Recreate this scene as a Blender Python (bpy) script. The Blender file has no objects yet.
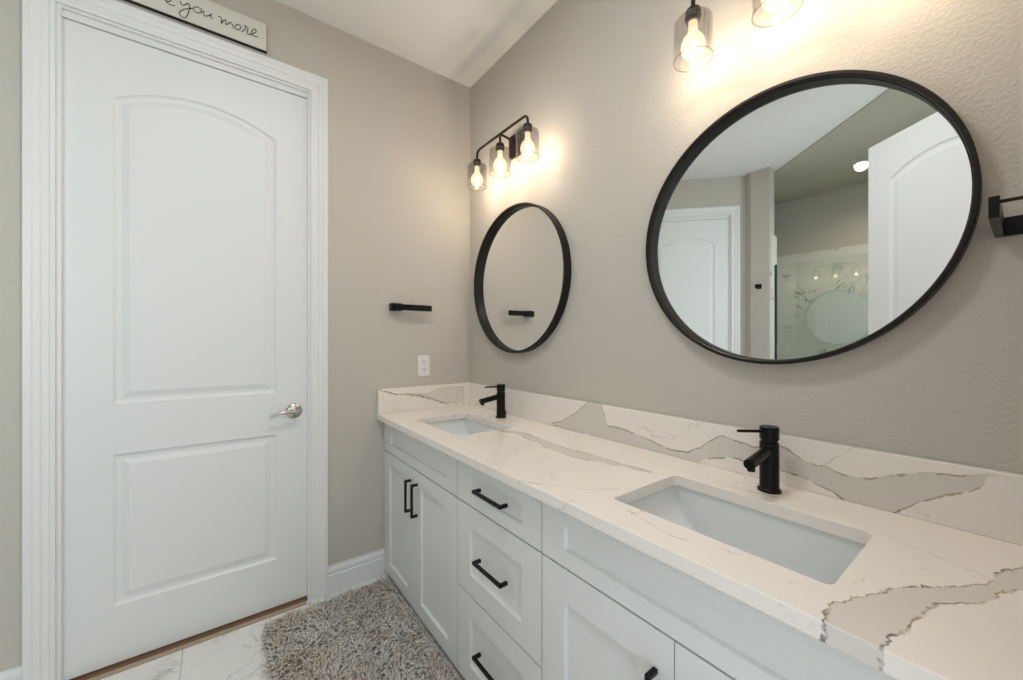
import bpy, bmesh, math, random
from mathutils import Vector, Matrix
random.seed(7)
S = bpy.context.scene
COL = S.collection
# ------------------------------------------------------------------ camera, world, light, exposure
cam_d = bpy.data.cameras.new('camera'); cam = bpy.data.objects.new('camera', cam_d); COL.objects.link(cam)
cam.location = (2.118, -1.267, 1.269)
cam.rotation_euler = (math.pi/2, 0, math.radians(53.04))
cam_d.sensor_width = 36; cam_d.lens = 390.0/1023*36; cam_d.clip_start = 0.01
S.camera = cam
w = bpy.data.worlds.new('world'); S.world = w; w.use_nodes = True
w.node_tree.nodes['Background'].inputs[0].default_value = (0.90, 0.95, 1.0, 1)
w.node_tree.nodes['Background'].inputs[1].default_value = 1.2
S.view_settings.view_transform = 'Standard'; S.view_settings.look = 'None'
S.view_settings.gamma = 1; S.view_settings.use_curve_mapping = False
S.view_settings.exposure = 0.08
BULB_W = 2.7          # each vanity bulb
CEIL_FILL_W = 9.5         # added ceiling lamp, fill light for the room
WIN_FILL_W = 20.0         # fill light through the added, unseen window beyond the open door
DOWN_W = 2.0         # shower downlight
def lamp(name, kind, loc, energy, color, rot=(0, 0, 0), **kw):
    d = bpy.data.lights.new(name, kind); d.energy = energy; d.color = color
    for k, v in kw.items(): setattr(d, k, v)
    o = bpy.data.objects.new(name, d); COL.objects.link(o); o.location = loc; o.rotation_euler = rot
    return o
# daylight enters by the entry doorway beside the camera (the world light, sampled through a portal)
po = lamp('doorway_portal', 'AREA', (2.33, -1.08, 1.23), 1, (1, 1, 1), (0, math.pi/2, 0), shape='RECTANGLE', size=2.44, size_y=0.84)
po.data.cycles.is_portal = True
door_fill = lamp('doorway_fill', 'AREA', (2.45, -1.08, 1.35), 3, (0.93, 0.97, 1.0), (0, math.pi/2, 0), shape='RECTANGLE', size=2.0, size_y=0.8)  # added area light outside the doorway to brighten the room
H = 2.855
win_fill = lamp('window_fill', 'AREA', (2.34, -2.36, 1.68), WIN_FILL_W, (0.90, 0.96, 1.0), (0, math.pi/2, 0), shape='RECTANGLE', size=1.15, size_y=0.66)  # area light behind the added window, extra fill for the far end
# ------------------------------------------------------------------ mesh helpers
class MB:
    def __init__(s): s.v = []; s.f = []
    def add(s, vs, fs):
        n = len(s.v); s.v += [tuple(v) for v in vs]; s.f += [tuple(i+n for i in f) for f in fs]; return s
    def box(s, a, b):
        x0, y0, z0 = a; x1, y1, z1 = b
        return s.add([(x0,y0,z0),(x1,y0,z0),(x1,y1,z0),(x0,y1,z0),(x0,y0,z1),(x1,y0,z1),(x1,y1,z1),(x0,y1,z1)],
                     [(0,3,2,1),(4,5,6,7),(0,1,5,4),(1,2,6,5),(2,3,7,6),(3,0,4,7)])
    def rings(s, rings, cap0=True, cap1=True, closed=False):
        n = len(rings[0]); base = len(s.v); 
        for r in rings: s.v += [tuple(p) for p in r]
        m = len(rings)
        for i in range(m if closed else m-1):
            j = (i+1) % m
            for k in range(n):
                l = (k+1) % n
                s.f.append((base+i*n+k, base+i*n+l, base+j*n+l, base+j*n+k))
        if not closed:
            if cap0: s.f.append(tuple(base+k for k in reversed(range(n))))
            if cap1: s.f.append(tuple(base+(m-1)*n+k for k in range(n)))
        return s
    def tube(s, pts, r, n=12, cap=True):
        pts = [Vector(p) for p in pts]; R = r if isinstance(r, (list, tuple)) else [r]*len(pts)
        t = (pts[1]-pts[0]).normalized(); up = Vector((0,0,1)) if abs(t.z) < .9 else Vector((1,0,0))
        u = t.cross(up).normalized(); rs = []
        for i, p in enumerate(pts):
            a = (pts[i]-pts[i-1]).normalized() if i > 0 else None
            b = (pts[i+1]-pts[i]).normalized() if i < len(pts)-1 else None
            t = ((a or b)+(b or a)).normalized()
            u = (u-t*u.dot(t)).normalized(); v = t.cross(u)
            rs.append([p+(u*math.cos(2*math.pi*k/n)+v*math.sin(2*math.pi*k/n))*R[i] for k in range(n)])
        return s.rings(rs, cap, cap)
    def lathe(s, prof, c=(0,0,0), axis='z', n=40, closed=False, cap=True):
        c = Vector(c); rs = []
        for r, h in prof:
            ring = []
            for k in range(n):
                a = 2*math.pi*k/n; x = r*math.cos(a); y = r*math.sin(a)
                ring.append(c+(Vector((x,y,h)) if axis == 'z' else Vector((x,h,y)) if axis == 'y' else Vector((h,x,y))))
            rs.append(ring)
        return s.rings(rs, cap, cap, closed)
    def build(s, name, mat, parent=None, bevel=0, smooth=False, seg=2, loc=None):
        me = bpy.data.meshes.new(name); me.from_pydata(s.v, [], s.f); me.update()
        bm = bmesh.new(); bm.from_mesh(me); bmesh.ops.recalc_face_normals(bm, faces=bm.faces); bm.to_mesh(me); bm.free()
        o = bpy.data.objects.new(name, me); COL.objects.link(o); me.materials.append(mat)
        if smooth:
            me.polygons.foreach_set('use_smooth', [True]*len(me.polygons))
            me.set_sharp_from_angle(angle=math.radians(35))
        if bevel:
            m = o.modifiers.new('bevel', 'BEVEL'); m.width = bevel; m.segments = seg; m.limit_method = 'ANGLE'; m.angle_limit = math.radians(40)
        if parent is not None: o.parent = parent
        if loc is not None: o.location = loc
        return o
def rrect(x0, y0, x1, y1, r, n=6):
    out = []
    for cx, cy, a0 in ((x1-r, y1-r, 0), (x0+r, y1-r, 90), (x0+r, y0+r, 180), (x1-r, y0+r, 270)):
        for k in range(n+1):
            a = math.radians(a0+90*k/n); out.append((cx+r*math.cos(a), cy+r*math.sin(a)))
    return out
def holed(outer, holes, z0, z1, mapf=lambda x, y, z: (x, y, z), sides=True, both=True):
    """prism of an outline with holes -> (verts, faces)"""
    V = []; F = []
    def layer(z):
        bm = bmesh.new()
        for loop in [outer]+holes:
            vs = [bm.verts.new((p[0], p[1], 0)) for p in loop]
            for i in range(len(vs)): bm.edges.new((vs[i], vs[(i+1) % len(vs)]))
        bmesh.ops.triangle_fill(bm, use_beauty=True, use_dissolve=False, edges=bm.edges[:])
        bm.verts.index_update(); n = len(V)
        V.extend(mapf(v.co.x, v.co.y, z) for v in bm.verts)
        F.extend(tuple(n+v.index for v in f.verts) for f in bm.faces); bm.free()
    layer(z1)
    if both: layer(z0)
    if sides:
        for loop in [outer]+holes:
            n = len(V); m = len(loop)
            V.extend(mapf(p[0], p[1], z0) for p in loop); V.extend(mapf(p[0], p[1], z1) for p in loop)
            F.extend((n+i, n+(i+1) % m, n+m+(i+1) % m, n+m+i) for i in range(m))
    return V, F
def offset(loop, d):
    """inset a counter-clockwise loop by d"""
    n = len(loop); out = []
    for i in range(n):
        a = Vector(loop[i-1]); b = Vector(loop[i]); c = Vector(loop[(i+1) % n])
        e1 = (b-a).normalized(); e2 = (c-b).normalized()
        n1 = Vector((-e1.y, e1.x)); n2 = Vector((-e2.y, e2.x)); m = (n1+n2); m = m/max(.3, m.dot(n1)) if m.length > 1e-6 else n1
        out.append((b.x+m.x*d, b.y+m.y*d))
    return out
def tag(o, label, cat, group=None):
    o['label'] = label; o['category'] = cat
    if group: o['group'] = group
    return o
def thing(name, label, cat, loc, rz=0, group=None):
    o = bpy.data.objects.new(name, None); COL.objects.link(o); o.empty_display_size = .05
    o.location = loc; o.rotation_euler = (0, 0, rz)
    return tag(o, label, cat, group)
def struct_empty(name, loc, rz=0):
    o = bpy.data.objects.new(name, None); COL.objects.link(o); o.empty_display_size = .05
    o.location = loc; o.rotation_euler = (0, 0, rz); o['kind'] = 'structure'; return o
def struct(name, mb, mat, bevel=0, loc=None, rz=0, smooth=False):
    o = mb.build(name, mat, bevel=bevel, smooth=smooth); o['kind'] = 'structure'
    if loc is not None: o.location = loc
    o.rotation_euler = (0, 0, rz); return o
def dup(o, parent=None):
    c = o.copy(); COL.objects.link(c)
    if parent is not None: c.parent = parent
    for ch in list(o.children): dup(ch, c)
    return c
# ------------------------------------------------------------------ materials
def new_mat(name):
    m = bpy.data.materials.new(name); m.use_nodes = True
    nt = m.node_tree; b = nt.nodes['Principled BSDF']; return m, nt, b
def simple(name, col, rough=.5, metal=0, spec=.5, coat=0, bump=None, var=0.0):
    m, nt, b = new_mat(name)
    b.inputs['Base Color'].default_value = (*col, 1); b.inputs['Roughness'].default_value = rough
    b.inputs['Metallic'].default_value = metal; b.inputs['Specular IOR Level'].default_value = spec
    b.inputs['Coat Weight'].default_value = coat
    tc = nt.nodes.new('ShaderNodeTexCoord')
    nz = nt.nodes.new('ShaderNodeTexNoise'); nz.inputs['Scale'].default_value = bump[0] if bump else 30; nz.inputs['Detail'].default_value = 3
    nt.links.new(tc.outputs['Object'], nz.inputs['Vector'])
    if bump:
        bp = nt.nodes.new('ShaderNodeBump'); bp.inputs['Strength'].default_value = bump[1]; bp.inputs['Distance'].default_value = bump[2]
        nt.links.new(nz.outputs['Fac'], bp.inputs['Height']); nt.links.new(bp.outputs['Normal'], b.inputs['Normal'])
    mr = nt.nodes.new('ShaderNodeMapRange'); mr.inputs['To Min'].default_value = max(0, rough-.04); mr.inputs['To Max'].default_value = min(1, rough+.04)
    nt.links.new(nz.outputs['Fac'], mr.inputs['Value']); nt.links.new(mr.outputs['Result'], b.inputs['Roughness'])
    return m
def wall_paint(name, col):
    m, nt, b = new_mat(name)
    b.inputs['Base Color'].default_value = (*col, 1); b.inputs['Roughness'].default_value = .75; b.inputs['Specular IOR Level'].default_value = .25
    tc = nt.nodes.new('ShaderNodeTexCoord')
    n1 = nt.nodes.new('ShaderNodeTexNoise'); n1.inputs['Scale'].default_value = 120; n1.inputs['Detail'].default_value = 2; n1.inputs['Roughness'].default_value = .45
    nt.links.new(tc.outputs['Object'], n1.inputs['Vector'])
    mr = nt.nodes.new('ShaderNodeMapRange'); mr.interpolation_type = 'SMOOTHSTEP'
    mr.inputs['From Min'].default_value = .42; mr.inputs['From Max'].default_value = .62
    nt.links.new(n1.outputs['Fac'], mr.inputs['Value'])
    bp = nt.nodes.new('ShaderNodeBump'); bp.inputs['Strength'].default_value = .4; bp.inputs['Distance'].default_value = .0013
    nt.links.new(mr.outputs['Result'], bp.inputs['Height']); nt.links.new(bp.outputs['Normal'], b.inputs['Normal'])
    return m
M_wall = wall_paint('greige wall paint', (.565, .530, .478))
M_ceil = wall_paint('white ceiling paint', (.86, .85, .83))
M_taupe_ceil = wall_paint('taupe ceiling layer', (.50, .47, .39))
M_trim = simple('white trim paint', (.80, .80, .80), .42)
M_door = simple('white door paint', (.79, .80, .80), .45, bump=(14, .05, .002))
M_cab = simple('pale grey cabinet paint', (.745, .76, .745), .42)
M_dark = simple('cabinet gap shadow board', (.10, .10, .10), .7)
M_black = simple('matte black metal', (.006, .0055, .005), .34, .1, .22)
M_blackf = simple('black powder coat', (.014, .011, .009), .42, .1, .25)
M_bronze = simple('dark bronze metal', (.035, .024, .018), .3, .7)
M_nickel = simple('satin nickel', (.62, .59, .55), .22, 1)
M_porc = simple('white porcelain', (.76, .79, .79), .10, coat=.4)
M_plast = simple('white plastic', (.82, .81, .79), .3)
M_slot = simple('dark slot', (.05, .05, .05), .6)
M_wood = simple('brown threshold wood', (.17, .085, .035), .4, bump=(40, .2, .002))
M_tan = simple('tan transition strip', (.40, .31, .23), .5)
M_board = simple('cream sign board', (.70, .68, .61), .6, bump=(60, .3, .001))
M_ink = simple('black sign paint', (.012, .012, .012), .6)
M_rubber = simple('black seal', (.01, .01, .01), .5)
M_plinth = simple('toe kick board', (.04, .04, .04), .6)
m, nt, b = new_mat('mirror silver'); M_mirror = m
b.inputs['Base Color'].default_value = (.90, .92, .92, 1); b.inputs['Metallic'].default_value = 1; b.inputs['Roughness'].default_value = .0
def schlick(nt, f0):
    lw = nt.nodes.new('ShaderNodeLayerWeight'); lw.inputs['Blend'].default_value = .5
    p = nt.nodes.new('ShaderNodeMath'); p.operation = 'POWER'; p.inputs[1].default_value = 5; nt.links.new(lw.outputs['Facing'], p.inputs[0])
    q = nt.nodes.new('ShaderNodeMath'); q.operation = 'MULTIPLY_ADD'; q.inputs[1].default_value = 1-f0; q.inputs[2].default_value = f0; nt.links.new(p.outputs[0], q.inputs[0])
    return q
def thin_glass(name, tint, f0=.04, refl=1.0, grad=None):
    m = bpy.data.materials.new(name); m.use_nodes = True; nt = m.node_tree; nt.nodes.clear()
    out = nt.nodes.new('ShaderNodeOutputMaterial'); mix = nt.nodes.new('ShaderNodeMixShader')
    tr = nt.nodes.new('ShaderNodeBsdfTransparent'); gl = nt.nodes.new('ShaderNodeBsdfGlossy'); fr = schlick(nt, f0)
    gl.inputs['Roughness'].default_value = 0.0; gl.inputs['Color'].default_value = (refl, refl, refl, 1)
    tr.inputs['Color'].default_value = (*tint, 1)
    if grad:
        z0, z1, c0, c1 = grad
        tc = nt.nodes.new('ShaderNodeTexCoord'); sp = nt.nodes.new('ShaderNodeSeparateXYZ'); mr = nt.nodes.new('ShaderNodeMapRange'); mr.interpolation_type = 'SMOOTHSTEP'
        mr.inputs['From Min'].default_value = z0; mr.inputs['From Max'].default_value = z1
        mc = nt.nodes.new('ShaderNodeMix'); mc.data_type = 'RGBA'; mc.inputs[6].default_value = (*c0, 1); mc.inputs[7].default_value = (*c1, 1)
        nt.links.new(tc.outputs['Object'], sp.inputs[0]); nt.links.new(sp.outputs['Z'], mr.inputs['Value']); nt.links.new(mr.outputs['Result'], mc.inputs[0]); nt.links.new(mc.outputs[2], tr.inputs['Color'])
    nt.links.new(fr.outputs[0], mix.inputs[0]); nt.links.new(tr.outputs[0], mix.inputs[1]); nt.links.new(gl.outputs[0], mix.inputs[2]); nt.links.new(mix.outputs[0], out.inputs[0])
    return m
M_shade = thin_glass('smoky shade glass', (.95, .95, .95), .05, 1, (-.19, -.08, (.98, .975, .965), (.85, .845, .84)))
M_rim = thin_glass('shade rim glass', (.80, .78, .74), .06)
M_showerglass = thin_glass('shower glass', (.92, .96, .94), .10)
def emit(name, col, s):
    m, nt, b = new_mat(name); b.inputs['Base Color'].default_value = (*col, 1)
    b.inputs['Emission Color'].default_value = (*col, 1); b.inputs['Emission Strength'].default_value = s; return m
M_fil = emit('glowing filament', (1, .84, .60), 22)
M_led = emit('downlight lens', (1, .93, .80), 9)
m = bpy.data.materials.new('lit bulb glass'); m.use_nodes = True; nt = m.node_tree; nt.nodes.clear(); M_bulb = m
out = nt.nodes.new('ShaderNodeOutputMaterial'); ad = nt.nodes.new('ShaderNodeAddShader'); tr = nt.nodes.new('ShaderNodeBsdfTransparent')
em = nt.nodes.new('ShaderNodeEmission'); em.inputs[0].default_value = (1, .80, .52, 1); em.inputs[1].default_value = .6
tr.inputs[0].default_value = (.93, .90, .84, 1)
gl = nt.nodes.new('ShaderNodeBsdfGlossy'); gl.inputs['Roughness'].default_value = 0.02; fr = schlick(nt, .04); mx = nt.nodes.new('ShaderNodeMixShader')
nt.links.new(fr.outputs[0], mx.inputs[0]); nt.links.new(tr.outputs[0], mx.inputs[1]); nt.links.new(gl.outputs[0], mx.inputs[2])
nt.links.new(mx.outputs[0], ad.inputs[0]); nt.links.new(em.outputs[0], ad.inputs[1]); nt.links.new(ad.outputs[0], out.inputs[0])

# --- node helper for the veined quartz
class NG:
    def __init__(s, nt): s.nt = nt
    def m(s, op, a, b=None, c=None, clamp=False):
        n = s.nt.nodes.new('ShaderNodeMath'); n.operation = op; n.use_clamp = clamp
        for i, x in enumerate((a, b, c)):
            if x is None: continue
            if isinstance(x, (int, float)): n.inputs[i].default_value = x
            else: s.nt.links.new(x, n.inputs[i])
        return n.outputs[0]
    def ss(s, x, a, b, lo=0., hi=1.):
        n = s.nt.nodes.new('ShaderNodeMapRange'); n.interpolation_type = 'SMOOTHSTEP'
        n.inputs['From Min'].default_value = a; n.inputs['From Max'].default_value = b; n.inputs['To Min'].default_value = lo; n.inputs['To Max'].default_value = hi
        s.nt.links.new(x, n.inputs['Value']); return n.outputs['Result']
    def noise(s, vec, scale, detail=4, rough=.6, dist=0):
        n = s.nt.nodes.new('ShaderNodeTexNoise'); n.inputs['Scale'].default_value = scale; n.inputs['Detail'].default_value = detail
        n.inputs['Roughness'].default_value = rough; n.inputs['Distortion'].default_value = dist
        s.nt.links.new(vec, n.inputs['Vector']); return n.outputs['Fac']
    def curve(s, x, pts):
        """piecewise-linear function through pts; also returns a mask that is 1 within its domain"""
        pts = sorted(pts); x0, x1 = pts[0][0], pts[-1][0]; ys = [p[1] for p in pts]; y0, y1 = min(ys)-.001, max(ys)+.001
        t = s.m('DIVIDE', s.m('SUBTRACT', x, x0), x1-x0)
        n = s.nt.nodes.new('ShaderNodeFloatCurve'); c = n.mapping.curves[0]
        P = [((p[0]-x0)/(x1-x0), (p[1]-y0)/(y1-y0)) for p in pts]
        c.points[0].location = P[0]; c.points[-1].location = P[-1]
        for p in P[1:-1]: c.points.new(*p)
        for p in c.points: p.handle_type = 'VECTOR'
        n.mapping.update(); s.nt.links.new(t, n.inputs['Value'])
        y = s.m('ADD', s.m('MULTIPLY', n.outputs[0], y1-y0), y0)
        mask = s.m('MULTIPLY', s.ss(t, -.01, .02), s.ss(t, .98, 1.01, 1., 0.))
        return y, mask
def lerp_pts(pts, x):
    pts = sorted(pts)
    for a, b in zip(pts, pts[1:]):
        if a[0] <= x <= b[0]: return a[1]+(b[1]-a[1])*(x-a[0])/max(1e-9, b[0]-a[0])
    return pts[0][1] if x < pts[0][0] else pts[-1][1]
def quartz(name, bands, lines, rnd=(0, 0, 0), origin_z=0, base=(.86, .805, .75)):
    """bands: (axis_along, axis_across, upper, lower, fill, edge); lines: (along, across, pts, width, strength)"""
    m, nt, b = new_mat(name); g = NG(nt)
    tc = nt.nodes.new('ShaderNodeTexCoord'); vec = tc.outputs['Object']
    sp = nt.nodes.new('ShaderNodeSeparateXYZ'); nt.links.new(vec, sp.inputs[0])
    ax = {'x': sp.outputs[0], 'y': sp.outputs[1], 'z': sp.outputs[2]}
    mp = nt.nodes.new('ShaderNodeMapping'); nt.links.new(vec, mp.inputs[0]); mp.inputs['Location'].default_value = rnd
    v2 = mp.outputs[0]
    jag = g.m('SUBTRACT', g.noise(v2, 26, 6, .68), .5); jag2 = g.m('SUBTRACT', g.noise(v2, 120, 3, .6), .5)
    wob = g.m('ADD', g.m('MULTIPLY', jag, .060), g.m('MULTIPLY', jag2, .010))
    emask = g.ss(g.noise(v2, 26, 3), .34, .54)
    fill = None; edge = None
    def mx(a, c): return c if a is None else g.m('MAXIMUM', a, c)
    for al, ac, up, lo, fs, es, wf in bands:
        u, m1 = g.curve(ax[al], up); l, m2 = g.curve(ax[al], lo); mask = g.m('MULTIPLY', m1, m2)
        p = g.m('ADD', ax[ac], g.m('MULTIPLY', wob, wf))
        du = g.m('SUBTRACT', u, p); dl = g.m('SUBTRACT', p, l)
        ins = g.m('MULTIPLY', g.m('MULTIPLY', g.ss(du, -.001, .003), g.ss(dl, -.001, .003)), mask)
        fill = mx(fill, g.m('MULTIPLY', ins, fs))
        open_ = g.ss(g.m('SUBTRACT', u, l), -.004, .004)
        e = g.m('MAXIMUM', g.ss(g.m('ABSOLUTE', du), .0003, .0036, 1., 0.), g.ss(g.m('ABSOLUTE', dl), .0003, .0033, 1., 0.))
        edge = mx(edge, g.m('MULTIPLY', g.m('MULTIPLY', g.m('MULTIPLY', e, mask), emask), g.m('MULTIPLY', open_, es)))
    for al, ac, pts, wd, st in lines:
        u, mk = g.curve(ax[al], pts); p = g.m('ADD', ax[ac], g.m('MULTIPLY', wob, .45))
        e = g.ss(g.m('ABSOLUTE', g.m('SUBTRACT', u, p)), wd*.3, wd, 1., 0.)
        edge = mx(edge, g.m('MULTIPLY', g.m('MULTIPLY', e, mk), g.m('MULTIPLY', g.ss(g.noise(v2, 20, 2), .3, .55), st)))
    # faint random hairline veins
    n1 = g.noise(v2, 3.1, 6, .62, .35); hair = g.ss(g.m('ABSOLUTE', g.m('SUBTRACT', n1, .5)), .0, .006, 1., 0.)
    hair = g.m('MULTIPLY', g.m('MULTIPLY', hair, g.ss(g.noise(v2, 4.5, 2), .50, .66)), .5)
    edge = mx(edge, hair)
    n2 = g.noise(v2, 2.0, 5, .6, .6); cloud = g.m('MULTIPLY', g.ss(n2, .56, .72), .18); fill = mx(fill, cloud)
    c1 = nt.nodes.new('ShaderNodeMix'); c1.data_type = 'RGBA'; c1.inputs[6].default_value = (*base, 1); c1.inputs[7].default_value = (.53, .50, .455, 1)
    nt.links.new(fill, c1.inputs[0])
    tone = nt.nodes.new('ShaderNodeMix'); tone.data_type = 'RGBA'; tone.inputs[6].default_value = (.10, .085, .07, 1); tone.inputs[7].default_value = (.34, .25, .13, 1)
    nt.links.new(g.ss(g.noise(v2, 7, 2), .45, .6), tone.inputs[0])
    c2 = nt.nodes.new('ShaderNodeMix'); c2.data_type = 'RGBA'; nt.links.new(c1.outputs[2], c2.inputs[6]); nt.links.new(tone.outputs[2], c2.inputs[7]); nt.links.new(edge, c2.inputs[0])
    nt.links.new(c2.outputs[2], b.inputs['Base Color']); b.inputs['Roughness'].default_value = .16; b.inputs['Specular IOR Level'].default_value = .4
    return m
BU = [(0.769,.880),(0.836,.898),(0.929,.953),(0.98,.992),(1.0,1.02),(1.063,1.02),(1.09,.96),(1.099,.925),(1.167,.930),(1.23,.917),(1.31,.906),(1.355,.892),(1.432,.897),(1.479,.923),(1.516,.957),(1.545,.973),(1.579,.966),(1.644,.959),(1.701,.976),(1.724,.969),(1.761,.943),(1.798,.945),(1.826,.937),(1.853,.930),(1.889,.937),(1.933,.958),(1.976,.973),(2.01,.982),(2.044,.986),(2.069,.996),(2.084,.998)]
BL = [(0.769,.872),(1.252,.868),(1.470,.868),(1.479,.878),(1.524,.900),(1.586,.913),(1.697,.909),(1.741,.905),(1.787,.893),(1.816,.886),(1.845,.868),(1.926,.868),(1.95,.890),(1.976,.913),(2.01,.938),(2.044,.954),(2.06,.971),(2.069,.988),(2.084,.998)]
AU = [(0.701,-.262),(0.808,-.212),(0.903,-.222),(1.019,-.236),(1.115,-.240),(1.176,-.229),(1.251,-.227),(1.325,-.228),(1.387,-.217),(1.439,-.220)]
AL = [(0.701,-.285),(0.808,-.250),(0.883,-.268),(0.958,-.272),(1.072,-.300),(1.171,-.300),(1.242,-.285),(1.302,-.262),(1.371,-.240),(1.439,-.226)]
Bv = [(1.20,-.60),(1.269,-.573),(1.315,-.547),(1.357,-.519),(1.410,-.478),(1.456,-.410),(1.490,-.36)]
CUy = [(-.60,1.945),(-.534,1.936),(-.494,1.954),(-.449,1.968),(-.427,1.981),(-.397,1.984),(-.370,2.005),(-.343,2.025),(-.311,2.047),(-.269,2.074),(-.208,2.082),(-.135,2.111),(-.05,2.13)]
CLy = [(-.60,1.995),(-.575,2.003),(-.538,2.008),(-.49,2.020),(-.441,2.024),(-.395,2.034),(-.380,2.052),(-.334,2.075),(-.293,2.088),(-.228,2.112),(-.15,2.14),(-.05,2.17)]
CZ = .84           # countertop object origin height
SPL = [(-.581,1.01-CZ),(-.566,.997-CZ),(-.489,.972-CZ),(-.373,.957-CZ),(-.278,.933-CZ),(-.217,.902-CZ),(-.16,.885-CZ)]
def swapxy(p): return p
M_quartz = quartz('veined quartz worktop',
    [('x','y',AU,AL,.62,.8,.6), ('y','x',CLy,CUy,.50,.95,.7)],
    [('x','y',Bv,.003,.55), ('x','y',[(1.93,-.17),(2.0,-.20),(2.08,-.24),(2.15,-.30)],.0016,.35), ('x','y',[(1.55,-.13),(1.66,-.15),(1.75,-.13)],.002,.8),
     ('x','y',[(1.55,-.50),(1.68,-.53),(1.80,-.49)],.002,.45), ('x','y',[(.56,-.10),(.66,-.17),(.74,-.16)],.003,.5)], (.3, .1, 0))
M_splash = quartz('veined quartz backsplash',
    [('x','z',[(a,c-CZ) for a,c in BU],[(a,c-CZ) for a,c in BL],.55,.85,.42)],
    [('x','z',[(.10,.03),(.16,.09),(.20,.16)],.003,.6), ('x','z',[(.62,.03),(.68,.10),(.74,.15)],.002,.35), ('x','z',[(1.80,.105),(1.83,.14),(1.86,.165)],.002,.5)], (1.3, .4, .2))
M_sidesplash = quartz('veined quartz side splash', [('y','z',[(-.40,.125),(-.3,.12),(-.2,.15),(-.05,.14)],[(-.40,.115),(-.3,.09),(-.2,.06),(-.05,.04)],.4,.5,.5)], [('y','z',SPL,.0045,1.0)], (2.1, .7, .5))
# floor marble tile
m, nt, b = new_mat('marble floor tile'); M_floor = m; g = NG(nt)
tc = nt.nodes.new('ShaderNodeTexCoord'); br = nt.nodes.new('ShaderNodeTexBrick'); mp = nt.nodes.new('ShaderNodeMapping'); mp.inputs['Location'].default_value = (0.30, 1.382, 0)
nt.links.new(tc.outputs['Object'], mp.inputs[0]); nt.links.new(mp.outputs[0], br.inputs['Vector'])
br.inputs['Scale'].default_value = 1; br.inputs['Brick Width'].default_value = .61; br.inputs['Row Height'].default_value = .305; br.inputs['Mortar Size'].default_value = .0022
br.inputs['Color1'].default_value = (0,0,0,1); br.inputs['Color2'].default_value = (0,0,0,1); br.inputs['Mortar'].default_value = (1,1,1,1)
n1 = g.noise(tc.outputs['Object'], 3.4, 7, .6, 1.2); v = g.ss(g.m('ABSOLUTE', g.m('SUBTRACT', n1, .5)), 0., .022, 1., 0.)
v = g.m('MULTIPLY', v, g.ss(g.noise(tc.outputs['Object'], 4, 2), .35, .6, .1, .8))
c1 = nt.nodes.new('ShaderNodeMix'); c1.data_type = 'RGBA'; c1.inputs[6].default_value = (.80,.79,.77,1); c1.inputs[7].default_value = (.45,.44,.42,1); nt.links.new(v, c1.inputs[0])
c2 = nt.nodes.new('ShaderNodeMix'); c2.data_type = 'RGBA'; nt.links.new(c1.outputs[2], c2.inputs[6]); c2.inputs[7].default_value = (.50,.49,.46,1); nt.links.new(br.outputs['Color'], c2.inputs[0])
nt.links.new(c2.outputs[2], b.inputs['Base Color']); b.inputs['Roughness'].default_value = .2
# shower marble
m, nt, b = new_mat('shower marble panel'); M_marble = m; g = NG(nt)
tc = nt.nodes.new('ShaderNodeTexCoord'); n1 = g.noise(tc.outputs['Object'], 1.7, 6, .6, 1.4)
v = g.ss(g.m('ABSOLUTE', g.m('SUBTRACT', n1, .5)), 0., .018, 1., 0.); v = g.m('MULTIPLY', v, g.ss(g.noise(tc.outputs['Object'], 3.1, 2), .48, .60))
c1 = nt.nodes.new('ShaderNodeMix'); c1.data_type = 'RGBA'; c1.inputs[6].default_value = (.74,.73,.68,1); c1.inputs[7].default_value = (.17,.17,.16,1); nt.links.new(v, c1.inputs[0])
nt.links.new(c1.outputs[2], b.inputs['Base Color']); b.inputs['Roughness'].default_value = .2
# rug yarn
m, nt, b = new_mat('shaggy rug yarn'); M_rug = m; g = NG(nt)
tc = nt.nodes.new('ShaderNodeTexCoord'); f1 = g.noise(tc.outputs['Object'], 9, 3); f2 = g.noise(tc.outputs['Object'], 90, 2)
c1 = nt.nodes.new('ShaderNodeMix'); c1.data_type = 'RGBA'; c1.inputs[6].default_value = (.52,.45,.37,1); c1.inputs[7].default_value = (.60,.57,.52,1); nt.links.new(g.ss(f1,.40,.60), c1.inputs[0])
c2 = nt.nodes.new('ShaderNodeMix'); c2.data_type = 'RGBA'; nt.links.new(c1.outputs[2], c2.inputs[6]); c2.inputs[7].default_value = (.74,.70,.64,1); nt.links.new(g.m('MULTIPLY', g.ss(f2,.45,.65), .6), c2.inputs[0])
nt.links.new(c2.outputs[2], b.inputs['Base Color']); b.inputs['Roughness'].default_value = .9; b.inputs['Sheen Weight'].default_value = .3
# ------------------------------------------------------------------ room shell
XE = 2.18
struct('floor', MB().box((-.9, -4.1, -.06), (2.55, .12, 0)), M_floor)
struct('ceiling', MB().box((-.9, -4.1, H), (2.55, .12, H+.06)), M_ceil)
def poly_prism(pts, z0, z1):
    mb = MB(); V, F = holed(pts, [], z0, z1); return mb.add(V, F)
struct('trim_1', poly_prism([(.686,-2.94),(XE,-1.60),(XE,-3.95),(.34,-3.95),(.34,-2.94)], H-.008, H), M_taupe_ceil)  # thin taupe slab under the ceiling, darker beyond a diagonal edge
struct('wall_north', MB().box((-.1, 0, 0), (2.3, .1, H)), M_wall)
struct('wall_west', MB().box((-.1, -.905, 0), (0, 0, H)).box((-.1, -1.95, 0), (0, -1.735, H)).box((-.1, -1.735, 2.490), (0, -.905, H)), M_wall)
struct('wall_return', MB().box((-.62, -1.95, 0), (-.1, -1.85, H)), M_wall)
struct('wall_south', MB().box((.24, -4.05, 0), (2.3, -3.95, H)), M_wall)
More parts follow.
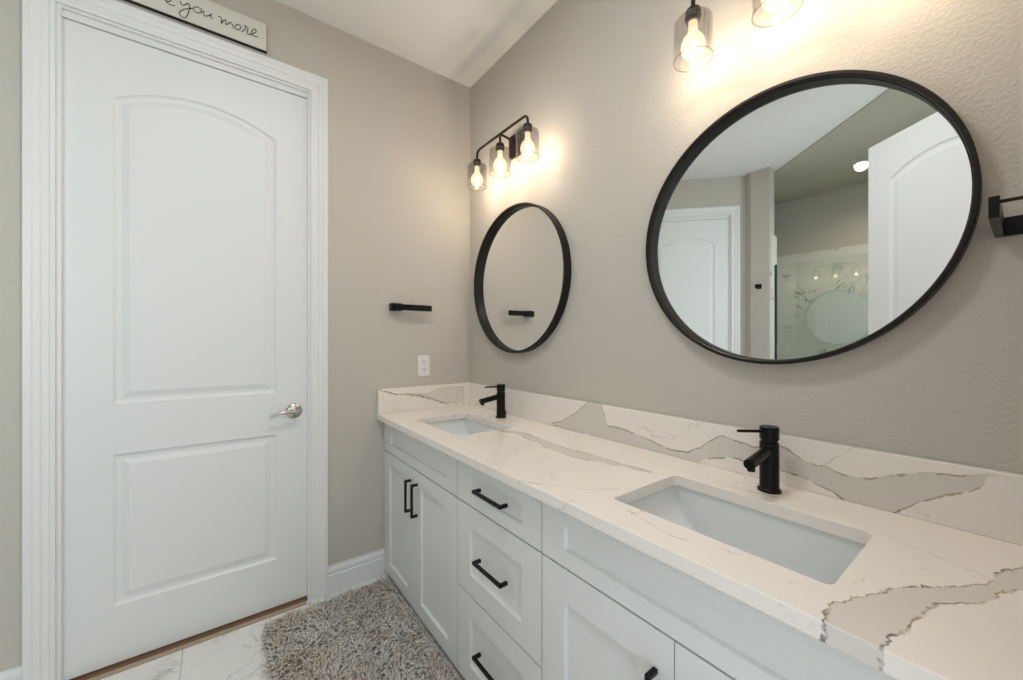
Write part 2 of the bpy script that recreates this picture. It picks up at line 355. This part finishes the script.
struct('wall_east', MB().box((XE, -.69, 0), (XE+.12, 0, H)).box((XE, -4.05, 0), (XE+.12, -2.72, H)).box((XE, -2.0, 0), (XE+.12, -1.53, H)).box((XE, -2.72, 0), (XE+.12, -2.0, 1.05)).box((XE, -2.72, 2.25), (XE+.12, -2.0, H)).box((XE, -1.53, 2.490), (XE+.12, -.69, H)), M_wall)
struct('wall_partition', poly_prism([(.24,-2.83),(.46,-2.83),(.535,-2.775),(.69,-2.775),(.69,-2.885),(.34,-2.885),(.34,-3.95),(.24,-3.95)], 0, H), M_wall)
DX = Vector((-.735, .678, 0)).normalized(); ang2 = math.atan2(DX.y, DX.x)
P2 = Vector((.46, -2.815, 0))                     # right end of the diagonal wall
struct('wall_diagonal', MB().box((-.03, .0, 0), (.125, .1, H)).box((.945, 0, 0), (1.40, .1, H)).box((.125, 0, 2.490), (.945, .1, H)), M_wall, loc=P2, rz=ang2)
# casing swept round an opening in the local xz plane, face towards -y
CAS = [(0, 0), (0, .010), (.012, .013), (.016, .009), (.030, .011), (.036, .016), (.050, .018), (.056, .022), (.074, .022), (.074, 0)]
def casing_mb(x0, x1, h):
    rings = []
    for (px, pz, dx, dz) in ((x0, 0, -1, 0), (x0, h, -1, 1), (x1, h, 1, 1), (x1, 0, 1, 0)):
        rings.append([(px+dx*u, -v, pz+dz*u) for u, v in CAS])
    return MB().rings(rings)
def jamb_mb(x0, x1, h, th):
    t = .012
    return MB().box((x0-.004, .0, 0), (x0+t, th, h)).box((x1-t, .0, 0), (x1+.004, th, h)).box((x0+t, .012, h-.034), (x1-t, th, h+.004)).box((x0+t, .0, h-.010), (x1-t, .012, h+.004)) \
        .box((x0+t, .062, 0), (x0+t+.012, .075, h-.034)).box((x1-t-.012, .062, 0), (x1-t, .075, h-.034))
def panel_outline(x0, x1, z0, z1, arch):
    if not arch: return [(x0, z0), (x1, z0), (x1, z1), (x0, z1)]
    out = [(x0, z0), (x1, z0)]
    c = (x1-x0)/2; R = (c*c+arch*arch)/(2*arch); cz = z1+arch-R; a = math.asin(c/R)
    n = 20
    for k in range(n+1):
        t = a-2*a*k/n; out.append(((x0+x1)/2+R*math.sin(t), cz+R*math.cos(t)))
    return out
def slab_mb(W, Hd, th=.038):
    mb = MB(); o = [(0, 0), (W, 0), (W, Hd), (0, Hd)]
    pans = [panel_outline(.135, W-.135, .222, .812, 0), panel_outline(.135, W-.135, 1.008, 2.198, .078)]
    for sgn, y0 in ((1, 0), (-1, th)):
        f = lambda x, z, d: (x, y0+sgn*d, z)
        V, F = holed(o, pans, 0, 0, lambda x, y, z: (x, y0, y), sides=False, both=False); mb.add(V, F)
        for p in pans:
            L = [(p, 0), (offset(p, .006), .006), (offset(p, .012), .0085), (offset(p, .024), .0085), (offset(p, .046), .0015)]
            rr = [[f(x, z, d) for x, z in q] for q, d in L]
            mb.rings(rr, False, True)
    mb.add([(0,0,0),(W,0,0),(W,0,Hd),(0,0,Hd),(0,th,0),(W,th,0),(W,th,Hd),(0,th,Hd)], [(0,1,5,4),(1,2,6,5),(2,3,7,6),(3,0,4,7)])
    return mb
def lever(parent, x, z, dirx, yface, sgn):
    mb = MB().lathe([(.0, 0), (.036, 0), (.036, sgn*.005), (.032, sgn*.010), (.020, sgn*.014), (.0125, sgn*.016), (.0115, sgn*.045), (.0, sgn*.047)], (x, yface, z), 'y', 32)
    pts = []; rad = []
    for k in range(13):
        t = k/12; pts.append((x+dirx*(.104*t), yface+sgn*(.042+.006*math.sin(t*3.1)), z+.004*math.sin(t*4.0)-.016*max(0,t-.55)**1.3*2)); rad.append(.0105-.005*t)
    mb.tube(pts, rad, 12)
    o = mb.build('door_handle', M_nickel, parent, smooth=True); o['label'] = 'satin nickel lever handle'; return o
def door(name, loc, rz, W, Hd, lever_x=None, dirx=-1, sides=(0,)):
    e = struct_empty(name, loc, rz); slab_mb(W, Hd).build('door_slab', M_door, e, smooth=False)
    for s in sides:
        if lever_x is not None: lever(e, lever_x, .915, dirx, 0 if s == 0 else .038, -1 if s == 0 else 1)
    return e
# entry 1: closed door in the west wall (local x runs towards +y, face towards +x)
door('door_1', (-.020, -1.7275, .012), math.pi/2, .815, 2.441, .753, -1)
struct('trim_2', casing_mb(-.830, 0, 2.490), M_trim, .001, (0, -.905, 0), math.pi/2)
struct('trim_3', jamb_mb(-.830, 0, 2.490, .1), M_trim, 0, (0, -.905, 0), math.pi/2)
struct('trim_4', MB().box((-.12, -1.720, -.002), (.004, -.918, .006)), M_wood, .002)
struct('trim_11', MB().box((.005, -1.700, 0), (.030, -.925, .004)), M_tan, .001)
# entry 2: closed door in the diagonal wall
door('door_2', P2+DX*.127+Vector((-DX.y, DX.x, 0))*.014+Vector((0,0,.012)), ang2, .815, 2.441, .76, -1)
struct('trim_5', casing_mb(.120, .950, 2.490), M_trim, .001, P2, ang2)
struct('trim_6', jamb_mb(.120, .950, 2.490, .1), M_trim, 0, P2, ang2)
# entry 3: the open door beside the camera, its doorway cased too
door('door_3', (1.540, -2.0, .012), math.atan2(.6, .8), .80, 2.441, .06, 1, (0, 1))
struct('trim_7', casing_mb(.69, 1.53, 2.490), M_trim, .001, (XE, 0, 0), -math.pi/2)
struct('trim_8', jamb_mb(.69, 1.53, 2.490, .12), M_trim, 0, (XE, 0, 0), -math.pi/2)
BB = [(0, 0), (.015, 0), (.015, .088), (.0115, .092), (.0115, .099), (.014, .103), (.012, .116), (.006, .124), (.006, .134), (0, .134)]
def baseboard(name, a, b_, n):   # a->b along the wall foot, n points into the room
    a = Vector(a); b_ = Vector(b_); n = Vector(n).normalized()
    struct(name, MB().rings([[p+n*u+Vector((0,0,h)) for u, h in BB] for p in (a, b_)]), M_trim)
baseboard('baseboard_west', (0, -.831, 0), (0, -.0, 0), (1, 0, 0))
baseboard('baseboard_west_end', (0, -1.95, 0), (0, -1.809, 0), (1, 0, 0))
baseboard('baseboard_return', (-.60, -1.95, 0), (0, -1.95, 0), (0, -1, 0))
N2 = Vector((DX.y, -DX.x, 0))
baseboard('baseboard_diagonal', P2, P2+DX*.028, N2); baseboard('baseboard_diagonal_end', P2+DX*1.042, P2+DX*1.36, N2)
baseboard('baseboard_partition', (.537, -2.775, 0), (.69, -2.775, 0), (0, 1, 0))
baseboard('baseboard_east', (XE, -2.80, 0), (XE, -1.63, 0), (-1, 0, 0))
we = struct_empty('added_window_1', (XE, -2.36, 1.05))  # unseen window, added to let fill light into the room
MB().box((.03, -.36, 0), (.08, -.32, 1.2)).box((.03, .32, 0), (.08, .36, 1.2)).box((.03, -.32, 0), (.08, .32, .04)).box((.03, -.32, 1.16), (.08, .32, 1.2)).box((.03, -.32, .58), (.08, .32, .62)).build('added_window_frame', M_trim, we, .003)
MB().box((.05, -.32, .04), (.056, .32, .58)).box((.05, -.32, .62), (.056, .32, 1.16)).build('added_window_pane', M_showerglass, we)
MB().box((-.03, -.40, -.03), (.03, .40, 0)).build('added_window_sill', M_trim, we, .003)
# ------------------------------------------------------------------ shower in the far corner (seen in the large mirror)
struct('wall_shower', MB().box((.34, -3.95, .0), (2.16, -3.93, 2.23)).box((.34, -3.93, 0), (.36, -2.90, 2.23)).box((2.16, -3.95, 0), (XE, -2.90, 2.23)), M_marble)
struct('trim_9', MB().box((.688, -2.905, 0), (.705, -2.79, 2.23)), M_marble, .002)
struct('trim_10', MB().box((.705, -2.92, 0), (XE, -2.82, .10)), M_marble, .004)
sg = thing('shower_screen', 'clear glass shower screen with black edge channel', 'shower screen', (.705, -2.86, .10))
MB().box((.012, -.004, .005), (1.47, .004, 1.86)).build('glass_pane', M_showerglass, sg)
MB().box((0, -.011, .0), (.014, .011, 1.86)).box((.0, -.011, 0), (1.472, .011, .008)).build('edge_channel', M_rubber, sg)
dl = thing('recessed_downlight', 'small round recessed downlight glowing above the shower', 'ceiling light', (1.214, -3.34, H-.008))
MB().lathe([(.062, 0), (.062, -.004), (.040, -.005), (.034, -.002), (.034, 0)], (0,0,0), 'z', 40, closed=True).build('trim_ring', M_trim, dl, smooth=True)
MB().lathe([(.0, -.0005), (.033, -.0005), (.033, -.002), (0, -.0025)], (0,0,0), 'z', 40).build('lens', M_led, dl, smooth=True)
lamp('downlight_glow', 'SPOT', (1.214, -3.34, H-.028), DOWN_W*8, (1, .86, .66), (0, 0, 0), spot_size=2.6, spot_blend=.8, shadow_soft_size=.05)
hk = thing('robe_hook', 'small square black robe hook on the wall end beside the shower', 'hook', (.604, -2.775, 1.765))
MB().box((-.022, 0, -.022), (.022, .008, .022)).build('wall_plate', M_black, hk, .002)
MB().box((-.010, .008, -.012), (.010, .040, .008)).box((-.018, .034, -.014), (.018, .046, .020)).build('peg', M_black, hk, .002)
# unseen flush ceiling lamp mid-room, added to fill the room with light
cl = thing('added_ceiling_lamp', 'added round white flush ceiling lamp for fill light, out of view', 'ceiling light', (1.25, -1.15, H))
MB().lathe([(.0, 0), (.17, 0), (.17, -.02), (.155, -.035), (.0, -.035)], (0,0,0), 'z', 48).build('housing', M_trim, cl, smooth=True)
lamp('ceiling_fill', 'AREA', (1.25, -1.15, H-.042), CEIL_FILL_W, (.94, .97, 1.0), (0, 0, 0), shape='DISK', size=.30)
# ------------------------------------------------------------------ vanity: three cabinet units
YF = -.547; YB = -.528
def shaker(x0, x1, z0, z1, fx, fz, name, parent, mat=None):
    """flat frame with a recessed flat panel, front at YF"""
    outer = [(x0, z0), (x1, z0), (x1, z1), (x0, z1)]; inn = [(x0+fx, z0+fz), (x1-fx, z0+fz), (x1-fx, z1-fz), (x0+fx, z1-fz)]
    mb = MB(); V, F = holed(outer, [inn], 0, 0, lambda x, y, z: (x, YF, y), sides=False, both=False); mb.add(V, F)
    i2 = offset(inn, .0025)
    mb.rings([[(x, YF, z) for x, z in inn], [(x, YF+.011, z) for x, z in i2]], False, True)
    mb.add([(x, y, z) for y in (YF, YB) for x, z in outer], [(0,1,5,4),(1,2,6,5),(2,3,7,6),(3,0,4,7),(4,5,6,7)])
    return mb.build(name, mat or M_cab, parent, .0012)
def pull(parent, x, z, L, vertical, label=None):
    mb = MB(); w_ = .0055; y0 = YF; y1 = YF-.032; h = L/2
    if vertical:
        mb.box((x-w_, y1, z-h), (x+w_, y1+.010, z+h)).box((x-w_, y1+.009, z-h), (x+w_, y0, z-h+.011)).box((x-w_, y1+.009, z+h-.011), (x+w_, y0, z+h))
    else:
        mb.box((x-h, y1, z-w_), (x+h, y1+.010, z+w_)).box((x-h, y1+.009, z-w_), (x-h+.011, y0, z+w_)).box((x+h-.011, y1+.009, z-w_), (x+h, y0, z+w_))
    o = mb.build('handle', M_black, parent, .0015); o['label'] = 'black square bar handle'; return o
def carcass(x0, x1, parent, sides=(1, 1)):
    t = .016; mb = MB()
    mb.box((x0, YB+.001, .085), (x0+t, -.005, .838)).box((x1-t, YB+.001, .085), (x1, -.005, .838))
    mb.box((x0+t, YB+.001, .085), (x1-t, -.005, .10)).box((x0+t, -.014, .10), (x1-t, -.005, .66))
    mb.box((x0+t, YB+.001, .820), (x1-t, YB+.022, .838)).box((x0+t, YB+.001, .664), (x1-t, YB+.022, .692))
    mb.build('carcass', M_cab, parent, 0)
    MB().box((x0, YB+.065, 0), (x1, YB+.08, .085)).build('toe_kick', M_plinth, parent)
Z0 = .030; ZS = .6755; ZT = .828
def cabinet(label, x0, x1):
    return thing('vanity_cabinet', label, 'cabinet', (0, 0, 0))
c1 = cabinet('white shaker sink cabinet at the left end against the door wall, black pulls', 0, .822); c1.name = 'sink_cabinet'
carcass(.005, .820, c1)
MB().box((.002, YF+.004, Z0), (.018, YB, .838)).build('filler_strip', M_cab, c1)
shaker(.021, .8185, ZS+.003, ZT, .085, .042, 'false_drawer_front', c1)
d = shaker(.021, .4145, Z0, ZS-.003, .075, .060, 'cabinet_door', c1); pull(d, .380, .545, .150, True)
d = shaker(.4175, .8185, Z0, ZS-.003, .072, .060, 'cabinet_door', c1); pull(d, .452, .545, .150, True)
c2 = cabinet('white shaker drawer bank with three black pulls, between the two sink cabinets', .822, 1.30); c2.name = 'drawer_cabinet'
carcass(.8235, 1.2985, c2)
d = shaker(.8235, 1.2985, ZS+.003, ZT, .088, .040, 'drawer', c2); pull(d, 1.061, .754, .165, False)
d = shaker(.8235, 1.2985, .3565, ZS-.003, .088, .072, 'drawer', c2); pull(d, 1.061, .512, .165, False)
d = shaker(.8235, 1.2985, Z0, .3505, .088, .072, 'drawer', c2); pull(d, 1.061, .190, .165, False)
c3 = cabinet('white shaker sink cabinet nearest the camera, under the larger-looking sink', 1.30, XE); c3.name = 'sink_cabinet'
carcass(1.303, XE-.005, c3)
shaker(1.3035, 2.089, ZS+.003, ZT, .085, .042, 'false_drawer_front', c3)
d = shaker(1.3035, 1.6945, Z0, ZS-.003, .085, .085, 'cabinet_door', c3); pull(d, 1.655, .520, .150, True)
d = shaker(1.6975, 2.089, Z0, ZS-.003, .085, .085, 'cabinet_door', c3); pull(d, 1.738, .520, .150, True)
MB().box((2.092, YF+.004, Z0), (XE-.003, YB, .838)).build('filler_strip', M_cab, c3)
# ------------------------------------------------------------------ worktop with two cut-outs, splashes as its parts
SK = [(.474, -.3285), (1.705, -.3285)]; HX = .220; HY = .1435
ct = thing('countertop', 'long white quartz worktop with grey-brown veins and upstand, on the vanity', 'countertop', (0, 0, CZ))
outer = [(.0015, -.582), (XE-.0015, -.582), (XE-.0015, -.0015), (.0015, -.0015)]
holes = [rrect(cx-HX, cy-HY, cx+HX, cy+HY, .014)[::-1] for cx, cy in SK]
V, F = holed(outer, holes, 0, .030); mb = MB(); mb.add(V, F)
top = mb.build('worktop', M_quartz, ct, .0018)
bm = bmesh.new(); bm.from_mesh(top.data); bmesh.ops.remove_doubles(bm, verts=bm.verts, dist=1e-5); bmesh.ops.recalc_face_normals(bm, faces=bm.faces); bm.to_mesh(top.data); bm.free()
MB().box((.0215, -.0215, .0302), (XE-.0015, -.0015, .165)).build('backsplash', M_splash, ct, .0015)
MB().box((.0015, -.581, .0302), (.0213, -.0015, .165)).build('side_splash', M_sidesplash, ct, .0015)
# ------------------------------------------------------------------ sinks
def sink(cx, cy, label):
    e = thing('undermount_sink', label, 'sink', (cx, cy, CZ), 0, 'undermount sinks in the worktop')
    prof = []
    N = 14
    for k in range(N+1):
        t = k/N; a = t*math.pi/2
        prof.append((HX+.008-(HX*.62)*(1-math.cos(a))**0.85, HY+.008-.028*t**3, -.001-.128*math.sin(a)))
    rings = []
    for hx, hy, z in prof:
        rings.append([(x, y, z) for x, y in rrect(-hx, -hy, hx, hy, .006, 1)])
    last = prof[-1]
    for s in (.5, .2): rings.append([(x, y, last[2]-.003*(1-s)) for x, y in rrect(-last[0]*s, -last[1]*s, last[0]*s, last[1]*s, .006*s, 1)])
    # outer shell back up
    shell = MB().rings(rings, False, True)
    shell.rings([[(x, y, -.001) for x, y in rrect(-HX-.008, -HY-.008, HX+.008, HY+.008, .016, 5)], [(x, y, -.001) for x, y in rrect(-HX-.03, -HY-.03, HX+.03, HY+.03, .03, 5)],
                 [(x, y, -.014) for x, y in rrect(-HX-.03, -HY-.03, HX+.03, HY+.03, .03, 5)], [(x, y, -.014) for x, y in rrect(-HX-.014, -HY-.014, HX+.014, HY+.014, .02, 5)],
                 [(x, y, -.150) for x, y in rrect(-HX*.7, -HY-.008, HX*.7, HY+.008, .02, 5)]], False, True)
    o = shell.build('basin', M_porc, e, smooth=True)
    MB().lathe([(0, .004), (.016, .004), (.022, .002), (.023, 0), (0, 0)], (0, 0, -.1315), 'z', 32).build('drain', M_nickel, e, smooth=True)
    return e
sink(SK[0][0], SK[0][1], 'white rectangular undermount sink at the far left end of the worktop')
sink(SK[1][0], SK[1][1], 'white rectangular undermount sink nearest the camera, under the large-looking mirror')
# ------------------------------------------------------------------ faucets
def faucet(label):
    e = thing('faucet', label, 'faucet', (0, 0, 0), 0, 'black single-lever faucets')
    MB().lathe([(0, 0), (.0275, 0), (.0275, .006), (.0235, .009), (.0225, .012), (.0225, .128), (.0195, .129), (.0195, .136), (.0225, .137), (.0225, .168), (.021, .170), (0, .170)], (0,0,0), 'z', 40).build('body', M_black, e, smooth=True)
    sp = MB().tube([(0, -.012, .108), (0, -.125, .092)], .0135, 24)
    sp.build('spout', M_black, e, .001, smooth=True)
    MB().lathe([(0, 0), (.009, 0), (.009, .012), (0, .012)], (0, -.112, .074), 'z', 20).build('aerator', M_black, e, smooth=True)
    MB().tube([(0, -.018, .158), (0, -.098, .163)], .0040, 14).build('lever', M_black, e, .001, smooth=True)
    MB().tube([(.0, .030, .004), (0, .030, .026)], .003, 10).lathe([(0,0),(.005,0),(.005,.005),(0,.005)], (0,.030,.026), 'z', 16).build('drain_lever', M_black, e, smooth=True)
    return e
f1 = faucet('black single-lever faucet behind the far left sink'); f1.location = (.476, -.100, CZ+.0302)
f2 = dup(f1); f2.location = (1.703, -.100, CZ+.0302); [c for c in f2.children if c.name.startswith('lever')][0].rotation_euler = (0, 0, math.radians(-25)); f2['label'] = 'black single-lever faucet behind the sink nearest the camera'
# ------------------------------------------------------------------ round mirrors
def mirror():
    e = thing('round_mirror', '', 'mirror', (0, 0, 0), 0, 'round black-framed mirrors')
    R = .385
    MB().lathe([(R, 0), (R, -.040), (R-.002, -.042), (R-.0085, -.042), (R-.010, -.040), (R-.0105, -.027), (R-.0125, -.026), (R-.0130, -.0015), (R-.0130, 0)], (0, -.001, 0), 'y', 160, closed=True).build('frame', M_blackf, e, smooth=True)
    MB().lathe([(0, -.0105), (R-.0125, -.0105), (R-.0125, -.0015), (0, -.0015)], (0, 0, 0), 'y', 160).build('mirror_glass', M_mirror, e)
    return e
m1 = mirror(); m1.location = (.498, 0, 1.586); m1['label'] = 'smaller-looking round black-framed mirror near the corner, above the far left sink'
m2 = dup(m1); m2.location = (1.674, 0, 1.586); m2['label'] = 'large round black-framed mirror nearest the camera, showing a ceiling and open door'
# ------------------------------------------------------------------ vanity lights
def arc(c, r, a0, a1, n=8, plane='xz'):
    out = []
    for k in range(n+1):
        a = math.radians(a0+(a1-a0)*k/n); out.append((c[0]+r*math.cos(a), c[1], c[2]+r*math.sin(a)))
    return out
def vanity_light():
    # origin on the wall at the plate centre
    e = thing('vanity_light', '', 'wall light', (0, 0, 0), 0, 'three-light vanity fixtures')
    MB().box((-.06, -.022, -.058), (.06, -.001, .058)).build('back_plate', M_bronze, e, .003)
    sx = .221; YL = -.12; zt = .020
    mb = MB()
    mb.tube(arc((-sx+.028, YL, zt-.028), .028, 180, 90)+arc((sx-.028, YL, zt-.028), .028, 90, 0), .0065, 14)
    mb.tube([(-sx, YL, zt-.028), (-sx, YL, zt-.055)], .0065, 14).tube([(sx, YL, zt-.028), (sx, YL, zt-.055)], .0065, 14)
    mb.tube([(0, YL, zt), (0, YL, zt-.055)], .0065, 14)
    mb.tube([(0, -.02, 0), (0, -.045, .006), (0, -.075, .016), (0, -.10, .019), (0, YL, zt)], .0065, 14)
    mb.build('arm', M_bronze, e, smooth=True)
    for i in (-1, 0, 1):
        so = MB().lathe([(0, 0), (.010, 0), (.020, -.006), (.023, -.013), (.023, -.031), (.0185, -.032), (.0185, -.042), (0, -.042)], (i*sx, YL, zt-.044), 'z', 28).build('socket', M_bronze, e, smooth=True)
        r = .055; t = .0016; z1 = -.056; z0 = -.181
        prof = [(.0186, z1), (r-.014, z1), (r-.004, z1-.005), (r, z1-.014), (r, z0), (r-t, z0), (r-t, z1-.014), (r-.005, z1-.007), (r-.014, z1-t), (.0186, z1-t)]
        sh = MB().lathe(prof, (i*sx, YL, 0), 'z', 64, closed=True).build('glass_shade', M_shade, e, smooth=True)
        MB().lathe([(r+.0007, z0), (r+.0007, z0+.0022), (r-t-.0007, z0+.0022), (r-t-.0007, z0)], (i*sx, YL, 0), 'z', 64, closed=True).build('shade_rim', M_rim, sh, smooth=True)
        bl = MB().lathe([(.0, z1-.011), (.013, z1-.011), (.0135, z1-.036), (.0175, z1-.048), (.027, z1-.058), (.033, z1-.072), (.0345, z1-.084), (.032, z1-.098), (.025, z1-.109), (.014, z1-.116), (0, z1-.118)], (i*sx, YL, 0), 'z', 32).build('bulb', M_bulb, e, smooth=True)
        fb = MB()
        for k in range(6):
            a = math.radians(60*k); x = i*sx+.007*math.cos(a); y = YL+.007*math.sin(a)
            fb.tube([(x, y, z1-.070), (x*1+.002*math.cos(a), y+.002*math.sin(a), z1-.094)], .0013, 6)
        fb.build('filament', M_fil, bl)
    return e
def place_light(e, x, z, label):
    e.location = (x, 0, z); e['label'] = label
    for i in (-1, 0, 1):
        lamp('bulb_light', 'POINT', (x+i*.221, -.12, z-.137), BULB_W, (1, .84, .67), shadow_soft_size=.006)
L1 = vanity_light()
place_light(L1, .497, 2.296, 'three-light bronze vanity fixture with glass shades near the room corner')
L2 = dup(L1); place_light(L2, 1.727, 2.296, 'three-light vanity fixture cut by the photo edge, above the large-looking mirror')
# ------------------------------------------------------------------ towel holders
t1 = thing('towel_holder', 'small black wall towel holder above the outlet, left of the small-looking mirror', 'towel holder', (0, -.50, 1.450), math.pi/2)
MB().box((-.018, -.044, -.021), (.046, -.0005, .021)).build('wall_mount', M_black, t1, .006)
MB().box((.0, -.060, -.018), (.212, -.0442, .015)).build('bar', M_black, t1, .002)
t2 = thing('towel_holder', 'black towel bar cut by the right edge, beside the large-looking mirror', 'towel holder', (2.075, 0, 1.4955))
MB().box((0.0125, -.012, -.0185), (.100, -.0005, .0185)).build('wall_plate', M_black, t2, .001)
MB().box((0, -.212, -.0185), (.0125, -.0005, .0185)).build('post', M_black, t2, .001)
MB().box((.0125, -.208, .006), (.100, -.203, .0115)).build('bar', M_black, t2, .001)
# ------------------------------------------------------------------ outlet
e = thing('wall_outlet', 'white double electrical outlet above the side splash', 'outlet', (0, -.313, 1.120), math.pi/2)
MB().box((-.037, -.006, -.060), (.037, 0, .060)).build('cover_plate', M_plast, e, .003)
for zc in (-.022, .022):
    r_ = MB().add(*holed(rrect(-.018, zc-.016, .018, zc+.016, .008), [], -.0085, -.0055, lambda x, y, z: (x, z, y))).build('receptacle', M_plast, e)
    MB().box((-.0085, -.0092, zc-.001), (-.006, -.0084, zc+.009)).box((.006, -.0092, zc-.001), (.0085, -.0084, zc+.008)).lathe([(0, -.0084), (.0028, -.0084), (.0028, -.0092), (0, -.0092)], (0, 0, zc-.009), 'y', 12).build('slots', M_slot, r_)
MB().lathe([(0, -.0058), (.003, -.0058), (.0028, -.0072), (0, -.0074)], (0, 0, 0), 'y', 16).build('screw', M_plast, e, smooth=True)
# ------------------------------------------------------------------ sign above the door
e = thing('wall_sign', 'long cream sign with black handwriting resting above the door casing', 'sign', (0, -1.088, 2.588), math.pi/2)
MB().box((-.66, -.016, .0), (0, -.002, .127)).build('sign_edge', M_ink, e)
MB().box((-.658, -.0185, .003), (-.0015, -.0155, .1255)).build('sign_board', M_board, e)
strokes = [
 [(-1.452,2.668),(-1.446,2.662),(-1.440,2.646),(-1.432,2.635),(-1.42,2.631),(-1.407,2.634)], [(-1.437,2.640),(-1.428,2.6405),(-1.421,2.648),(-1.424,2.660),(-1.434,2.668),(-1.444,2.664)],
 [(-1.39,2.662),(-1.389,2.653),(-1.381,2.65),(-1.371,2.661),(-1.365,2.666)],
 [(-1.365,2.666),(-1.361,2.652),(-1.366,2.624),(-1.374,2.602),(-1.384,2.599),(-1.392,2.604),(-1.392,2.617),(-1.381,2.632),(-1.366,2.644),(-1.355,2.647)],
 [(-1.36,2.648),(-1.35,2.651),(-1.345,2.643),(-1.333,2.642),(-1.323,2.652),(-1.323,2.662),(-1.332,2.665),(-1.341,2.664),(-1.349,2.655),(-1.35,2.65)],
 [(-1.314,2.661),(-1.317,2.649),(-1.311,2.641),(-1.301,2.646),(-1.29,2.658)], [(-1.289,2.661),(-1.293,2.649),(-1.285,2.641)],
 [(-1.266,2.66),(-1.26,2.664),(-1.255,2.656),(-1.256,2.636),(-1.248,2.652),(-1.24,2.658),(-1.239,2.639),(-1.231,2.648),(-1.223,2.657),(-1.216,2.648),(-1.212,2.634)],
 [(-1.195,2.662),(-1.205,2.652),(-1.206,2.641),(-1.198,2.636),(-1.188,2.647),(-1.188,2.658),(-1.196,2.661)],
 [(-1.183,2.634),(-1.173,2.648),(-1.169,2.66),(-1.173,2.667),(-1.162,2.664),(-1.16,2.656),(-1.164,2.644),(-1.16,2.635),(-1.15,2.638)],
 [(-1.15,2.638),(-1.137,2.65),(-1.129,2.664),(-1.136,2.669),(-1.145,2.656),(-1.147,2.643),(-1.139,2.637),(-1.123,2.64)],
 [(-1.116,2.637),(-1.1145,2.637)], [(-1.103,2.641),(-1.1015,2.641)]]
def catmull(P, n=5):
    if len(P) < 3: return P
    out = []
    Q = [P[0]]+P+[P[-1]]
    for i in range(1, len(Q)-2):
        for k in range(n):
            t = k/n; a, b_, c_, d_ = Q[i-1], Q[i], Q[i+1], Q[i+2]
            out.append(tuple(.5*((2*b_[j])+(-a[j]+c_[j])*t+(2*a[j]-5*b_[j]+4*c_[j]-d_[j])*t*t+(-a[j]+3*b_[j]-3*c_[j]+d_[j])*t**3) for j in (0, 1)))
    out.append(P[-1]); return out
mb = MB()
for s_ in strokes:
    mb.tube([(y+1.088, -.0188, z-2.588) for y, z in catmull(s_)], .0017, 6)
mb.build('handwriting', M_ink, e)
# ------------------------------------------------------------------ shaggy rug
RX0, RX1, RY0, RY1 = .085, 1.45, -1.115, -.552
rug = thing('bath_rug', 'shaggy grey-beige bath rug on the tiles in front of the vanity', 'rug', ((RX0+RX1)/2, (RY0+RY1)/2, 0))
hw, hh = (RX1-RX0)/2, (RY1-RY0)/2
V, F = holed(rrect(-hw, -hh, hw, hh, .06), [], .0005, .010); MB().add(V, F).build('backing', M_rug, rug)
random.seed(3); V = []; F = []
from mathutils import noise as mnoise
nx = 138; ny = 60
for i in range(nx):
    for j in range(ny):
        x = -hw+.004+(i+random.random())/nx*(2*hw-.008); y = -hh+.004+(j+random.random())/ny*(2*hh-.008)
        ex = max(0, abs(x)-(hw-.06)); ey = max(0, abs(y)-(hh-.06))
        if ex*ex+ey*ey > .058*.058: continue
        cl_ = mnoise.noise((x*14, y*14, 3.1)); c2_ = mnoise.noise((x*14, y*14, 9.7)); a = math.atan2(c2_, cl_)+random.uniform(-.9, .9)
        Lh = random.uniform(.026, .044)*(1+.35*mnoise.noise((x*20, y*20, 0))); lean = random.uniform(.25, .95)
        edge_ = min(hw-abs(x), hh-abs(y))
        if edge_ < .03: Lh *= .7
        dx, dy = math.cos(a), math.sin(a); bx, by = -dy, dx; cu = random.uniform(-.9, .9)
        if y > hh-.035: dy = -abs(dy)
        if y > hh-.035: by = -abs(by); cu = abs(cu)
        n0 = len(V); r0 = random.uniform(.0032, .0050); ph = random.uniform(0, 6.28); K = 6; A = random.uniform(.004, .009); tw = random.uniform(3.5, 7.0)*random.choice((-1, 1))
        for k in range(K):
            t = k/(K-1); R = r0*(.8 if k == 0 else .45 if k == K-1 else 1.0)
            px = x+dx*lean*Lh*t*t*.9+A*min(1, t*2)*math.cos(ph+tw*t); py = y+dy*lean*Lh*t*t*.9+A*min(1, t*2)*math.sin(ph+tw*t); pz = .009+Lh*.85*(t-.35*lean*t*t)
            for q in range(4):
                an = q*math.pi/2+a; V.append((px+R*math.cos(an), py+R*math.sin(an), pz+(R*.6*math.sin(an+ph))))
        for k in range(K-1):
            for q in range(4):
                q2 = (q+1) % 4; F.append((n0+k*4+q, n0+k*4+q2, n0+k*4+4+q2, n0+k*4+4+q))
        m_ = n0+(K-1)*4; F.append((m_, m_+1, m_+2, m_+3))
pile = MB(); pile.v = V; pile.f = F
pl = pile.build('pile', M_rug, rug); pl['kind'] = 'stuff'
pl.data.polygons.foreach_set('use_smooth', [True]*len(pl.data.polygons))
# small extra structure values
S.cycles.max_bounces = 10; S.cycles.transparent_max_bounces = 24; S.cycles.glossy_bounces = 6
